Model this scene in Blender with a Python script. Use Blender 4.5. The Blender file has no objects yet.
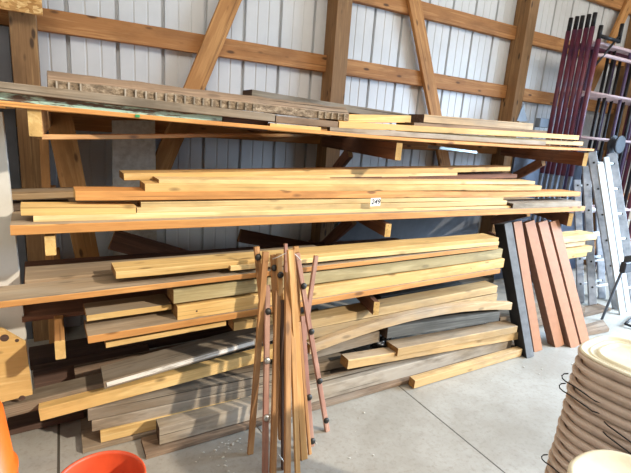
import bpy, bmesh, math, random
from mathutils import Vector, Matrix, noise

SC = bpy.context.scene
COL = SC.collection

# ------------------------------------------------------------------ camera and survey helpers
F_PX, YAW, PITCH, ROLL = 450.27, .517139, .234778, .0757289
CX, CY = 315.5, 236.5
CAM = Vector((0, 0, 1.6))
cyw, syw, cp, sp = math.cos(YAW), math.sin(YAW), math.cos(PITCH), math.sin(PITCH)
FWD = Vector((syw * cp, cyw * cp, -sp))
_r = Vector((cyw, -syw, 0))
_u = _r.cross(FWD)
RGT = math.cos(ROLL) * _r + math.sin(ROLL) * _u
UPV = -math.sin(ROLL) * _r + math.cos(ROLL) * _u


def ray(px, py):
    return FWD + RGT * ((px - CX) / F_PX) - UPV * ((py - CY) / F_PX)


def PY(px, py, Y, s=0.0):
    """point of the sight line at depth Y (+ slope s along x)"""
    d = ray(px, py)
    t = (Y + s * .2) / (d.y - s * d.x)
    return CAM + d * t


def PZ(px, py, z=0.0):
    d = ray(px, py)
    return CAM + d * ((z - 1.6) / d.z)


cam = bpy.data.cameras.new('camera')
camo = bpy.data.objects.new('camera', cam)
COL.objects.link(camo)
cam.sensor_fit = 'HORIZONTAL'
cam.sensor_width = 36
cam.lens = 36 * F_PX / 631
m = Matrix((RGT, UPV, -FWD)).transposed().to_4x4()
m.translation = CAM
camo.matrix_world = m
cam.clip_start = .02
SC.camera = camo


# ------------------------------------------------------------------ materials
def lin(h):
    h = h.lstrip('#')
    out = []
    for i in (0, 2, 4):
        c = int(h[i:i + 2], 16) / 255
        out.append(c / 12.92 if c <= .04045 else ((c + .055) / 1.055) ** 2.4)
    return (*out, 1)


class NT:
    def __init__(self, name):
        self.m = bpy.data.materials.new(name)
        self.m.use_nodes = True
        self.t = self.m.node_tree
        self.b = self.t.nodes['Principled BSDF']

    def n(self, typ, **kw):
        nd = self.t.nodes.new(typ)
        for k, v in kw.items():
            if hasattr(nd, k):
                setattr(nd, k, v)
            else:
                nd.inputs[k].default_value = v
        return nd

    def l(self, a, b):
        self.t.links.new(a, b)

    def mix(self, fac, a, b, mode='MIX'):
        nd = self.t.nodes.new('ShaderNodeMix')
        nd.data_type = 'RGBA'
        nd.blend_type = mode
        for sock, v in ((nd.inputs[0], fac), (nd.inputs[6], a), (nd.inputs[7], b)):
            if isinstance(v, (int, float, tuple)):
                sock.default_value = v
            else:
                self.l(v, sock)
        return nd.outputs[2]

    def ramp(self, src, pts):
        nd = self.t.nodes.new('ShaderNodeValToRGB')
        e = nd.color_ramp.elements
        while len(e) < len(pts):
            e.new(.5)
        for i, (p, c) in enumerate(pts):
            e[i].position = p
            e[i].color = c if isinstance(c, tuple) else (c, c, c, 1)
        self.l(src, nd.inputs[0])
        return nd.outputs[0]


def wood(name, light, dark, knots=.8, rough=.75, weather=None, wamt=0.0, grain=1.0, vary=.28, crack=.55, dirt=.45):
    k = NT(name)
    tc = k.n('ShaderNodeTexCoord')
    oi = k.n('ShaderNodeObjectInfo')
    sh = k.n('ShaderNodeVectorMath', operation='SCALE')
    cmb = k.n('ShaderNodeCombineXYZ')
    for i, f in enumerate((37.0, 11.0, 19.0)):
        mm = k.n('ShaderNodeMath', operation='MULTIPLY')
        k.l(oi.outputs['Random'], mm.inputs[0])
        mm.inputs[1].default_value = f
        k.l(mm.outputs[0], cmb.inputs[i])
    add = k.n('ShaderNodeVectorMath', operation='ADD')
    k.l(tc.outputs['Object'], add.inputs[0])
    k.l(cmb.outputs[0], add.inputs[1])

    def mp(s):
        q = k.n('ShaderNodeMapping')
        q.inputs['Scale'].default_value = s
        k.l(add.outputs[0], q.inputs[0])
        return q.outputs[0]
    # broad growth rings stretched along the board
    n1 = k.n('ShaderNodeTexNoise', Scale=1.0, Detail=3.0, Roughness=.55, Distortion=.6)
    k.l(mp((.9, 16, 16)), n1.inputs[0])
    w = k.n('ShaderNodeMath', operation='MULTIPLY')
    k.l(n1.outputs[0], w.inputs[0])
    w.inputs[1].default_value = 22.0
    s = k.n('ShaderNodeMath', operation='SINE')
    k.l(w.outputs[0], s.inputs[0])
    ring = k.ramp(s.outputs[0], [(0.0, 0.0), (1.0, 1.0)])
    n2 = k.n('ShaderNodeTexNoise', Scale=1.0, Detail=5.0, Roughness=.65)
    k.l(mp((5, 130, 130)), n2.inputs[0])
    fine = k.ramp(n2.outputs[0], [(.3, 0.0), (.72, 1.0)])
    D, L = lin(dark), lin(light)
    c = k.mix(ring, D, L)
    c = k.mix(.42, c, L)
    c = k.mix(k.ramp(fine, [(0, min(1, .62 * grain)), (1, 0.0)]), c, D)
    # knots
    vo = k.n('ShaderNodeTexVoronoi', feature='F1', Scale=1.0)
    k.l(mp((4.6, 13, 13)), vo.inputs[0])
    kn = k.ramp(vo.outputs['Distance'], [(.10, knots), (.19, 0.0)])
    c = k.mix(kn, c, tuple(v * .28 for v in D[:3]) + (1,))
    if weather:
        n3 = k.n('ShaderNodeTexNoise', Scale=1.0, Detail=4.0, Roughness=.6)
        k.l(mp((1.6, 5, 5)), n3.inputs[0])
        c = k.mix(k.ramp(n3.outputs[0], [(.62 - wamt * .5, 0.0), (.8 - wamt * .4, .95)]), c, lin(weather))
    # drying cracks and dirt lines along the grain
    n4 = k.n('ShaderNodeTexNoise', Scale=1.0, Detail=3.0, Roughness=.5)
    k.l(mp((.7, 70, 70)), n4.inputs[0])
    c = k.mix(k.ramp(n4.outputs[0], [(.31, crack), (.37, 0.0)]), c, tuple(v * .3 for v in D[:3]) + (1,))
    n5 = k.n('ShaderNodeTexNoise', Scale=1.0, Detail=4.0, Roughness=.65)
    k.l(mp((2.5, 9, 9)), n5.inputs[0])
    c = k.mix(k.ramp(n5.outputs[0], [(.34, dirt), (.52, 0.0)]), c, tuple(v * .55 for v in D[:3]) + (1,))
    hsv = k.n('ShaderNodeHueSaturation')
    k.l(c, hsv.inputs['Color'])
    mr = k.n('ShaderNodeMapRange')
    mr.inputs['To Min'].default_value = 1 - vary * .6
    mr.inputs['To Max'].default_value = 1 + vary * .4
    k.l(oi.outputs['Random'], mr.inputs[0])
    k.l(mr.outputs[0], hsv.inputs['Value'])
    k.l(hsv.outputs[0], k.b.inputs['Base Color'])
    k.b.inputs['Roughness'].default_value = rough
    bp = k.n('ShaderNodeBump', Strength=.25, Distance=.004)
    k.l(n2.outputs[0], bp.inputs['Height'])
    k.l(bp.outputs[0], k.b.inputs['Normal'])
    return k.m


def plain(name, col, rough=.5, metal=0.0, var=.12, scale=9.0, col2=None, bump=0.0):
    k = NT(name)
    tc = k.n('ShaderNodeTexCoord')
    nz = k.n('ShaderNodeTexNoise', Scale=scale, Detail=5.0, Roughness=.6)
    k.l(tc.outputs['Object'], nz.inputs[0])
    a = lin(col)
    b = lin(col2) if col2 else tuple(v * (1 - var * 2.2) for v in a[:3]) + (1,)
    k.l(k.mix(k.ramp(nz.outputs[0], [(.35, 0.0), (.7, 1.0)]), a, b), k.b.inputs['Base Color'])
    k.b.inputs['Roughness'].default_value = rough
    k.b.inputs['Metallic'].default_value = metal
    if bump:
        bp = k.n('ShaderNodeBump', Strength=bump, Distance=.004)
        k.l(nz.outputs[0], bp.inputs['Height'])
        k.l(bp.outputs[0], k.b.inputs['Normal'])
    return k.m


M = {}
M['pine'] = wood('pine', '#e3c284', '#c59a56')
M['pale_pine'] = wood('pale_pine', '#e8d09c', '#cca96c', knots=.5)
M['orange_pine'] = wood('orange_pine', '#dfa660', '#bb7c3c')
M['girt_wood'] = wood('girt_wood', '#c4915a', '#9a6432', knots=.95, vary=.18)
M['post_wood'] = wood('post_wood', '#a88458', '#785634', knots=.95, grain=1.3, vary=.1)
M['brace_wood'] = wood('brace_wood', '#c8965c', '#a06c38', knots=.9, vary=.12)
M['tan'] = wood('tan', '#d3b78e', '#a98a62', knots=.6, weather='#a39480', wamt=.25)
M['tan_pine'] = wood('tan_pine', '#dcbb88', '#b08c58', knots=.6, weather='#a08a6a', wamt=.25)
M['drab'] = wood('drab', '#bfa584', '#917a5e', knots=.5, weather='#a3937c', wamt=.4, rough=.9)
M['green_pine'] = wood('green_pine', '#cbb98c', '#9c8a5c', knots=.5, grain=1.2)
M['tan_wide'] = wood('tan_wide', '#d3b888', '#ad8e60', knots=.5, weather='#9c8c70', wamt=.2)
M['grey'] = wood('grey', crack=.95, dirt=.7, light='#a5927a', dark='#75644f', knots=.4, grain=1.3, weather='#978b7a', wamt=.4, rough=.9)
M['light_grey'] = wood('light_grey', crack=.95, dirt=.7, light='#b9a88c', dark='#877660', knots=.3, grain=1.4, weather='#aca192', wamt=.5, rough=.9)
M['grey_brown'] = wood('grey_brown', crack=.95, dirt=.7, light='#9a826a', dark='#6e5946', knots=.5, grain=1.3, rough=.9, weather='#8e8070', wamt=.2)
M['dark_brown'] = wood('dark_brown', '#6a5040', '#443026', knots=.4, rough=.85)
M['red_brown'] = wood('red_brown', '#8e6044', '#603c28', knots=.6, rough=.85)
M['slate'] = wood('slate', '#6e6c66', '#45433e', knots=.3, grain=1.4, rough=.9)
M['slat_wood'] = wood('slat_wood', '#cb9a64', '#95663c', knots=.6, rough=.7, vary=.3)
M['slat_yellow'] = wood('slat_yellow', '#e0b276', '#b47e42', knots=.5, rough=.7, vary=.2)
M['slat_pink'] = wood('slat_pink', '#c69c88', '#916a58', knots=.3, rough=.7, weather='#a06e60', wamt=.3)
M['end_grain'] = wood('end_grain', '#b98a4c', '#7f5629', knots=0, grain=1.5)
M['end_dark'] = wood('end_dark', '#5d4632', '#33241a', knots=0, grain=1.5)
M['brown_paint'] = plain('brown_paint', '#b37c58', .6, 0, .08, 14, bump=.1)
M['brown_shade_paint'] = plain('brown_shade_edge', '#8a6450', .7, 0, .1, 20)  # darker copy of the brown: shade painted onto the board edges
M['black_paint'] = plain('black_paint', '#2c2c2e', .6, 0, .15, 18)
M['grey_paint'] = plain('grey_paint', '#77797c', .75, 0, .2, 14, col2='#5f6164')
M['wall_metal'] = plain('wall_metal', '#cdcfd0', .45, 0, .05, 3)
M['white_metal'] = plain('white_metal', '#cfcabf', .55, 0, .08, 5)
M['board_white'] = plain('board_white', '#d2ccc0', .8, 0, .15, 24, col2='#b3a999')
M['flashing'] = plain('flashing', '#c9d6d6', .25, .7, .1, 8)
M['dark_metal'] = plain('dark_metal', '#2b2a2d', .45, .6, .2, 20)
M['black_rubber'] = plain('black_rubber', '#24221f', .5, 0, .2, 30)
M['steel'] = plain('steel', '#b9b6b0', .35, .8, .1, 30)
M['maroon'] = plain('maroon', '#6a2a38', .45, 0, .2, 14, col2='#4a2540')
M['violet_tube'] = plain('violet_tube', '#5a4468', .45, 0, .2, 14, col2='#40354e')
M['pinkish_tube'] = plain('pinkish_tube', '#c9b0b4', .45, 0, .1, 14)
M['galv'] = plain('galv', '#6c7380', .5, .2, .15, 12)
M['alu'] = plain('alu', '#b9bcc2', .45, .15, .1, 12, col2='#8b9098')
M['alu_light'] = plain('alu_light', '#c6cacd', .4, .2, .08, 10)
M['grey_box'] = plain('grey_box', '#7e8894', .6, 0, .1, 8)
M['white_board'] = plain('white_board', '#c4c7c6', .5, 0, .06, 8)
M['blade'] = plain('blade', '#3c3d44', .6, .0, .2, 14)
M['pail'] = plain('pail', '#dccabb', .45, 0, .1, 6, col2='#c6b1a1')
M['pail_lid'] = plain('pail_lid', '#efe9d3', .4, 0, .05, 9, col2='#dfd5b8')
M['orange_plastic'] = plain('orange_plastic', '#ee7424', .4, 0, .08, 6, col2='#d9601c')
M['red_plastic'] = plain('red_plastic', '#d9552e', .45, 0, .1, 8, col2='#bd4526')
M['paper'] = plain('paper', '#f3f1ea', .8, 0, .02, 6)
M['ink'] = plain('ink', '#1f1c2a', .7, 0, .05, 6)
M['mint_paint'] = None
M['blue_sheet'] = plain('blue_sheet', '#4c5568', .6, 0, .15, 5)
M['shade_sheet'] = plain('shade_sheet', '#5a5c62', .7, 0, .15, 5)
M['crumb'] = plain('crumb', '#d9d4c8', .9, 0, .2, 60)
M['black_film'] = plain('black_film', '#18191c', .35, 0, .2, 20)
M['tag_green'] = plain('tag_green', '#2f8f52', .6, 0, .1, 20)
M['bristle'] = plain('bristle', '#3b3633', .8, 0, .2, 60)


def grooved_bark():
    k = NT('rough_sawn')
    tc = k.n('ShaderNodeTexCoord')
    mp = k.n('ShaderNodeMapping')
    mp.inputs['Scale'].default_value = (22, 40, 40)
    k.l(tc.outputs['Object'], mp.inputs[0])
    nz = k.n('ShaderNodeTexNoise', Scale=1.4, Detail=6.0, Roughness=.75)
    k.l(mp.outputs[0], nz.inputs[0])
    c = k.ramp(nz.outputs[0], [(.3, lin('#3a3027')), (.5, lin('#7f6d58')), (.72, lin('#b5a48c'))])
    k.l(c, k.b.inputs['Base Color'])
    k.b.inputs['Roughness'].default_value = .95
    bp = k.n('ShaderNodeBump', Strength=.9, Distance=.01)
    k.l(nz.outputs[0], bp.inputs['Height'])
    k.l(bp.outputs[0], k.b.inputs['Normal'])
    return k.m


M['rough_sawn'] = grooved_bark()


def peeling(name, paint, wd, lo, hi):
    k = NT(name)
    tc = k.n('ShaderNodeTexCoord')
    mp = k.n('ShaderNodeMapping')
    mp.inputs['Scale'].default_value = (3.2, 22, 30)
    k.l(tc.outputs['Object'], mp.inputs[0])
    nz = k.n('ShaderNodeTexNoise', Scale=1.5, Detail=5.0, Roughness=.7)
    k.l(mp.outputs[0], nz.inputs[0])
    c = k.mix(k.ramp(nz.outputs[0], [(lo, 0.0), (hi, 1.0)]), lin(wd), lin(paint))
    k.l(c, k.b.inputs['Base Color'])
    k.b.inputs['Roughness'].default_value = .8
    return k.m


M['mint_paint'] = peeling('mint_paint', '#a9cdbd', '#5f4f40', .47, .53)
M['white_glint'] = peeling('white_glint', '#e9e4d9', '#9a8e7d', .36, .5)  # patchy white for the glint painted on a plank edge


def osb():
    k = NT('osb')
    tc = k.n('ShaderNodeTexCoord')
    vo = k.n('ShaderNodeTexVoronoi', Scale=38.0)
    mp = k.n('ShaderNodeMapping')
    mp.inputs['Scale'].default_value = (1, 2.2, 2.2)
    mp.inputs['Rotation'].default_value = (0, .5, 0)
    k.l(tc.outputs['Object'], mp.inputs[0])
    k.l(mp.outputs[0], vo.inputs[0])
    sep = k.n('ShaderNodeSeparateColor')
    k.l(vo.outputs['Color'], sep.inputs[0])
    k.l(k.ramp(sep.outputs[0], [(0, lin('#a8763c')), (.5, lin('#d0a263')), (1, lin('#e8c88c'))]), k.b.inputs['Base Color'])
    k.b.inputs['Roughness'].default_value = .8
    return k.m


M['osb'] = osb()


def concrete():
    k = NT('concrete')
    tc = k.n('ShaderNodeTexCoord')
    n1 = k.n('ShaderNodeTexNoise', Scale=1.3, Detail=6.0, Roughness=.6, Distortion=.4)
    n2 = k.n('ShaderNodeTexNoise', Scale=38.0, Detail=6.0, Roughness=.7)
    n3 = k.n('ShaderNodeTexNoise', Scale=6.0, Detail=5.0, Roughness=.65)
    for q in (n1, n2, n3):
        k.l(tc.outputs['Object'], q.inputs[0])
    c = k.ramp(n1.outputs[0], [(.3, lin('#918c82')), (.7, lin('#aeaaa1'))])
    c = k.mix(k.ramp(n3.outputs[0], [(.35, .35), (.6, 0.0)]), c, lin('#857d70'))
    c = k.mix(k.ramp(n2.outputs[0], [(.3, .5), (.5, 0.0)]), c, lin('#7d7568'))
    # control joints: a lengthwise pair of saw cuts
    sx = k.n('ShaderNodeSeparateXYZ')
    k.l(tc.outputs['Object'], sx.inputs[0])
    tot = None
    for pos, wdt in ((1.853, .0045), (-.091, .006), (3.80, .0045)):
        sub = k.n('ShaderNodeMath', operation='SUBTRACT')
        k.l(sx.outputs[0], sub.inputs[0])
        sub.inputs[1].default_value = pos
        ab = k.n('ShaderNodeMath', operation='ABSOLUTE')
        k.l(sub.outputs[0], ab.inputs[0])
        lt = k.n('ShaderNodeMath', operation='LESS_THAN')
        k.l(ab.outputs[0], lt.inputs[0])
        lt.inputs[1].default_value = wdt
        if tot is None:
            tot = lt.outputs[0]
        else:
            mx = k.n('ShaderNodeMath', operation='MAXIMUM')
            k.l(tot, mx.inputs[0])
            k.l(lt.outputs[0], mx.inputs[1])
            tot = mx.outputs[0]
    c = k.mix(tot, c, lin('#4c463d'))
    k.l(c, k.b.inputs['Base Color'])
    k.l(k.ramp(n1.outputs[0], [(.3, .42), (.7, .62)]), k.b.inputs['Roughness'])
    bp = k.n('ShaderNodeBump', Strength=.15, Distance=.004)
    k.l(n2.outputs[0], bp.inputs['Height'])
    k.l(bp.outputs[0], k.b.inputs['Normal'])
    return k.m


M['concrete'] = concrete()


# ------------------------------------------------------------------ object helpers
def tag(o, label=None, cat=None, group=None, kind=None):
    if label: o['label'] = label
    if cat: o['category'] = cat
    if group: o['group'] = group
    if kind: o['kind'] = kind
    return o


def link(name, bm, mats, parent=None, smooth=False):
    me = bpy.data.meshes.new(name)
    bmesh.ops.recalc_face_normals(bm, faces=bm.faces)
    bm.to_mesh(me)
    bm.free()
    for q in (mats if isinstance(mats, (list, tuple)) else [mats]):
        me.materials.append(M[q] if isinstance(q, str) else q)
    if smooth:
        for p in me.polygons:
            p.use_smooth = True
    o = bpy.data.objects.new(name, me)
    COL.objects.link(o)
    if parent:
        o.parent = parent
    return o


def empty(name, loc, label, cat, group=None):
    o = bpy.data.objects.new(name, None)
    o.empty_display_size = .1
    COL.objects.link(o)
    o.location = loc
    return tag(o, label, cat, group)


def child_world(o, mw, parent):
    """set a child's place from a world matrix (its parent is an unrotated Empty)"""
    if parent:
        o.matrix_local = Matrix.Translation(-parent.location) @ mw
    else:
        o.matrix_world = mw


def frame(P0, P1, front):
    """X along P0->P1, -Y towards `front`"""
    X = (P1 - P0).normalized()
    Yv = -(Vector(front) - X * X.dot(Vector(front))).normalized()
    Z = X.cross(Yv).normalized()
    return X, Yv, Z


def board_bm(L, W, H, seed=0, amp=.0016, cut0=0.0, cut1=0.0, bow=0.0, taper=0.0, ch=.0025, segs=None, rough_end=0.0):
    """board along X centred; W along Y from 0 to W; H along Z centred; ends may be cut oblique in plan"""
    rnd = random.Random(seed * 7 + 3)
    n = segs or max(4, min(28, int(L / .16)))
    ch = min(ch, H * .2, W * .2)
    prof = [(ch, -H / 2), (W - ch, -H / 2), (W, -H / 2 + ch), (W, H / 2 - ch), (W - ch, H / 2), (ch, H / 2), (0, H / 2 - ch), (0, -H / 2 + ch)]
    bm = bmesh.new()
    rings = []
    for i in range(n + 1):
        t = i / n
        x = (t - .5) * L
        dz = amp * 2 * noise.noise(Vector((x * 1.3, seed * 3.7, 0))) + bow * (1 - (2 * t - 1) ** 2)
        dy = amp * 2 * noise.noise(Vector((x * 1.3, seed * 3.7, 9)))
        k = 1 - taper * t
        ring = []
        for (y, z) in prof:
            xx = x
            if i == 0: xx += cut0 * y / W + rnd.uniform(-1, 1) * rough_end
            if i == n: xx -= cut1 * y / W + rnd.uniform(-1, 1) * rough_end
            j = amp * noise.noise(Vector((x * 4, y * 30 + seed, z * 30)))
            ring.append(bm.verts.new((xx, y + dy, z * k + dz + j)))
        rings.append(ring)
    for a, b in zip(rings, rings[1:]):
        for q in range(8):
            bm.faces.new((a[q], a[(q + 1) % 8], b[(q + 1) % 8], b[q]))
    f0 = bm.faces.new(rings[0][::-1])
    f1 = bm.faces.new(rings[-1])
    f0.material_index = 1
    f1.material_index = 1
    return bm


SEED = [0]


def bar(name, P0, P1, W, H, mat, front=(0, -1, 0), parent=None, end='end_grain', centre=True, **kw):
    """board between two points; W is its depth away from the viewer, H its visible face height"""
    SEED[0] += 1
    P0, P1 = Vector(P0), Vector(P1)
    X, Yv, Z = frame(P0, P1, front)
    bm = board_bm((P1 - P0).length, W, H, SEED[0], **kw)
    o = link(name, bm, [mat, end], None)
    mw = Matrix((X, Yv, Z)).transposed().to_4x4()
    mw.translation = (P0 + P1) / 2 - (Yv * W / 2 if centre else Vector((0, 0, 0)))
    if parent:
        o.parent = parent
    child_world(o, mw, parent)
    return o


def board(name, label, cat, L, R, Y, W, mat, group=None, s=0.0, H=None, end=None, face=None, **kw):
    """a board whose front face runs from the left end L=(x, top, bottom) to the right end R, surveyed at depth Y"""
    Y0, Y1 = Y if isinstance(Y, tuple) else (Y, Y)
    a, b = PY(L[0], L[1], Y0, s), PY(L[0], L[2], Y0, s)
    c, d = PY(R[0], R[1], Y1, s), PY(R[0], R[2], Y1, s)
    h = H or ((a.z - b.z) + (c.z - d.z)) / 2
    P0, P1 = (a + b) / 2, (c + d) / 2
    if end is None:
        end = 'end_dark' if mat in ('grey', 'grey_brown', 'dark_brown', 'slate', 'light_grey', 'rough_sawn') else 'end_grain'
    o = bar(name, P0, P1, W, h, mat, centre=False, end=end, **kw)
    if face:      # wide faces take a greyer wood than the edges
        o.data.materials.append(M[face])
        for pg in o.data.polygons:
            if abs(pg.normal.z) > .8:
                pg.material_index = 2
    return tag(o, label, cat, group)


def box_bm(sx, sy, sz, bev=.003, at=(0, 0, 0)):
    bm = bmesh.new()
    bmesh.ops.create_cube(bm, size=1, matrix=Matrix.Translation(at) @ Matrix.Diagonal((sx, sy, sz, 1)))
    if bev:
        bmesh.ops.bevel(bm, geom=bm.edges[:], offset=bev, segments=1, affect='EDGES')
    return bm


def tube_into(bm, pts, r, seg=10, closed=False):
    pts = [Vector(p) for p in pts]
    rings = []
    for i, p in enumerate(pts):
        t = (pts[min(i + 1, len(pts) - 1)] - pts[max(i - 1, 0)]).normalized()
        ref = Vector((0, 0, 1)) if abs(t.z) < .9 else Vector((1, 0, 0))
        a = t.cross(ref).normalized()
        b = t.cross(a)
        rings.append([bm.verts.new(p + r * (math.cos(2 * math.pi * k / seg) * a + math.sin(2 * math.pi * k / seg) * b)) for k in range(seg)])
    for a, b in zip(rings, rings[1:]):
        for k in range(seg):
            bm.faces.new((a[k], a[(k + 1) % seg], b[(k + 1) % seg], b[k]))
    bm.faces.new(rings[0][::-1])
    bm.faces.new(rings[-1])


def tube(name, pts, r, mat, parent=None, seg=10):
    bm = bmesh.new()
    off = parent.location if parent else Vector((0, 0, 0))
    tube_into(bm, [Vector(p) - off for p in pts], r, seg)
    return link(name, bm, mat, parent, smooth=True)


def lathe_bm(prof, seg=40, superell=2.0, into=None):
    """profile of (radius, z); superell > 2 squares the outline off"""
    bm = into or bmesh.new()
    rings = []
    for (r, z) in prof:
        ring = []
        for k in range(seg):
            a = 2 * math.pi * k / seg
            c, s = math.cos(a), math.sin(a)
            q = (abs(c) ** superell + abs(s) ** superell) ** (-1 / superell)
            ring.append(bm.verts.new((r * q * c, r * q * s, z)))
        rings.append(ring)
    for a, b in zip(rings, rings[1:]):
        for k in range(seg):
            bm.faces.new((a[k], a[(k + 1) % seg], b[(k + 1) % seg], b[k]))
    bm.faces.new(rings[0][::-1])
    bm.faces.new(rings[-1])
    return bm


# ------------------------------------------------------------------ the setting
YW = 3.62          # back wall sheet
YG = 3.56          # girt faces
YP = 3.44          # post faces

bm = bmesh.new()
bmesh.ops.create_grid(bm, x_segments=2, y_segments=2, size=.5, matrix=Matrix.Translation((2.5, 0.3, 0)) @ Matrix.Diagonal((17, 9, 1, 1)))
fl = link('floor', bm, 'concrete')
tag(fl, 'pale concrete floor with saw-cut joints', 'floor', kind='structure')

# corrugated sheet: 9 inch ribs with two minor beads between
bm = bmesh.new()
xs = []
p = .3048
x = -3.0
while x < 9.5:
    for dx, dy in ((0, 0), (.004, .032), (.024, .032), (.028, 0), (.112, 0), (.115, .004), (.124, .004), (.127, 0), (.204, 0), (.207, .004), (.216, .004), (.219, 0)):
        xs.append((x + dx, YW + dy))
    x += p
lo = [bm.verts.new((a, b, 0)) for a, b in xs]
hi = [bm.verts.new((a, b, 4.4)) for a, b in xs]
for i in range(len(xs) - 1):
    bm.faces.new((lo[i], lo[i + 1], hi[i + 1], hi[i]))
w = link('wall_back', bm, 'wall_metal')
tag(w, 'white ribbed steel sheet wall behind the lumber racks', 'wall', kind='structure')

bm = box_bm(.08, 7.0, 4.4, 0, (-2.2, .4, 2.2))  # unseen wall put in to block sky light from the left
lw = link('wall_left', bm, 'white_metal')
tag(lw, 'unseen side wall added to block sky light at the left end of the racks', 'wall', kind='structure')
bm = box_bm(17, 5.5, .1, 0, (2.5, 1.45, 4.38))  # unseen ceiling, front edge shaped to cut the sun off the upper wall
c = link('ceiling', bm, 'white_metal')
tag(c, 'unseen barn ceiling, front edge set to keep sun off the upper wall', 'ceiling', kind='structure')

TRIM = [0]


def trim(P0, P1, W, H, mat, label, front=(0, -1, 0)):
    TRIM[0] += 1
    o = bar('trim_%d' % TRIM[0], P0, P1, W, H, mat, front=front, centre=False)
    return tag(o, label, 'wall framing', kind='structure')


# posts (front face at YP, 0.137 wide, 0.18 deep)
POSTX = (-.176, 2.071, 4.362)
for i, px in enumerate(POSTX):
    trim((px, YP, .001), (px, YP, 4.3), .175, .14, 'post_wood', ('square timber wall post beside the osb panel', 'square timber wall post in the middle of the lumber racks', 'square timber wall post next to the tube frames')[i])
trim((6.5, YP, .001), (6.5, YP, 4.3), .175, .14, 'post_wood', 'square timber wall post past the ladders')
spans = [(-2.6, POSTX[0] - .0705), (POSTX[0] + .0705, POSTX[1] - .0705), (POSTX[1] + .0705, POSTX[2] - .0705), (POSTX[2] + .0705, 6.43), (6.57, 9.3)]
nm = ('left of the first post', 'between first and second posts', 'between second and third posts', 'behind the tube frames', 'at the far end')
for j, zz in enumerate((.33, .94, 1.535, 2.145, 2.745, 3.36)):
    for i, (a, b) in enumerate(spans):
        trim((a, YG, zz), (b, YG, zz), .055, .135, 'girt_wood', 'horizontal wall girt %s, %s from the floor' % (nm[i], ('lowest', 'second', 'third', 'fourth', 'fifth', 'sixth')[j]))

# diagonal wall braces set flat over the girts
def brace(pa, pb, wd, mat, label, Y=YG - .042):
    a, b = PY(pa[0], pa[1], Y), PY(pb[0], pb[1], Y)
    return trim(a, b, .038, wd, mat, label)


brace((239, -18), (157, 178), .142, 'brace_wood', 'diagonal wall brace left of the middle post')
brace((412, -16), (447, 172), .135, 'brace_wood', 'diagonal wall brace right of the middle post')
brace((640, -18), (584, 105), .13, 'brace_wood', 'diagonal wall brace behind the tube frames')

# ------------------------------------------------------------------ shelf brackets and decks
SS = .045      # the racks run slightly askew from the wall


def bracket(label, pf_top, pf_bot, Yf, back_x, mat='red_brown', br=None, wdt=.038):
    a, b = PY(pf_top[0], pf_top[1], Yf), PY(pf_bot[0], pf_bot[1], Yf)
    h = a.z - b.z
    zc = (a.z + b.z) / 2
    xf = (a.x + b.x) / 2
    root = empty('shelf_bracket', (back_x, YP + .02, b.z), label, 'bracket', 'brackets carrying the lumber shelves')
    P0, P1 = Vector((xf, Yf, zc)), Vector((back_x, YP + .02, zc))
    bar('arm', P0, P1, wdt, h, mat, front=(-1, 0, 0), parent=root, end='pine')
    if br:
        zb, yb = br
        t = (yb - Yf) / (YP - Yf)
        bar('brace', (xf + (back_x - xf) * t, yb, b.z - .005), (back_x, YP + .005, zb), .036, .085, mat, front=(-1, 0, 0), parent=root)
    return root


bracket('bracket arm with blunt pale end under the top shelf near the osb panel', (35, 108), (35, 136), 2.02, -.075, 'brace_wood', wdt=.044)
bracket('reddish bracket arm under the top shelf at the middle post', (399, 143), (399, 160.5), 2.10, 1.978, br=(1.08, 2.85))
bracket('reddish bracket arm under the top shelf beside the ladders', (585.5, 152.5), (585.5, 166), 2.22, 4.268, br=(1.12, 2.75))
bracket('bracket arm with pale end under the middle shelf near the white panel', (50.5, 236), (50.5, 255.5), 2.03, -.075, 'brace_wood')
bracket('reddish bracket arm under the middle shelf at the middle post', (388, 223.8), (388, 237), 2.10, 1.978, br=(.5, 2.65))
bracket('reddish bracket arm under the middle shelf above the leaning brown boards', (570.5, 213.5), (570.5, 226), 2.20, 4.268, br=(.72, 2.8))
bracket('bracket arm with bright sunlit end under the low shelf near the white panel', (60, 341), (60, 359.5), 1.97, -.075, 'brace_wood')
bracket('bracket arm under the low shelf behind the folded slats', (376.5, 302), (376.5, 315), 2.02, 1.92)

G1, G2, G3, G4 = 'boards on the top shelf', 'boards on the middle shelf', 'boards on the low shelf', 'old boards piled on the floor'

bracket('bracket arm under the yellow boards behind the leaning brown boards', (556, 262.5), (556, 272), 2.33, 4.268, 'red_brown')
# --- top shelf
T = 'board'
board('shelf_board', 'long thin orange deck board edging the top shelf', 'shelf', (-14, 100, 104), (594, 148.6, 151.6), 2.0, .62, 'orange_pine', s=SS, bow=-.022)
for xa, xb, lb in ((-1.6, -.25, 'left of the first post'), (-.085, 1.99, 'between the first and middle posts'), (2.15, 4.28, 'between the middle and right posts')):
    o = bar('shelf_board', (xa, 2.86, 1.592), (xb, 2.86, 1.592), .68, .018, 'orange_pine', centre=False)  # unseen boards added to stop light dropping behind the deck
    tag(o, 'unseen light-blocking rear board of the top shelf ' + lb, 'shelf')
board('weathered_plank', 'grey weathered plank at front left on top shelf over mint-painted board', T, (-16, 79.2, 90.4), (275, 114.5, 122), 2.02, .11, 'grey', G1, SS)
board('painted_plank', 'plank with peeling mint green paint at left on top shelf', T, (-16, 90.5, 99.6), (222, 116.0, 125.0), 2.05, .12, 'mint_paint', G1, SS, end='end_dark')
board('board_offcut', 'short dark brown stub under weathered plank at left of top shelf', T, (223, 116.8, 127.5), (268, 121.8, 130.8), 2.06, .1, 'dark_brown', G1, SS)
board('plank', 'greyish brown plank directly under notched beam on top shelf', T, (276, 115.4, 122.4), (338, 121.5, 127.8), 2.03, .1, 'grey_brown', G1, SS)
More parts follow.
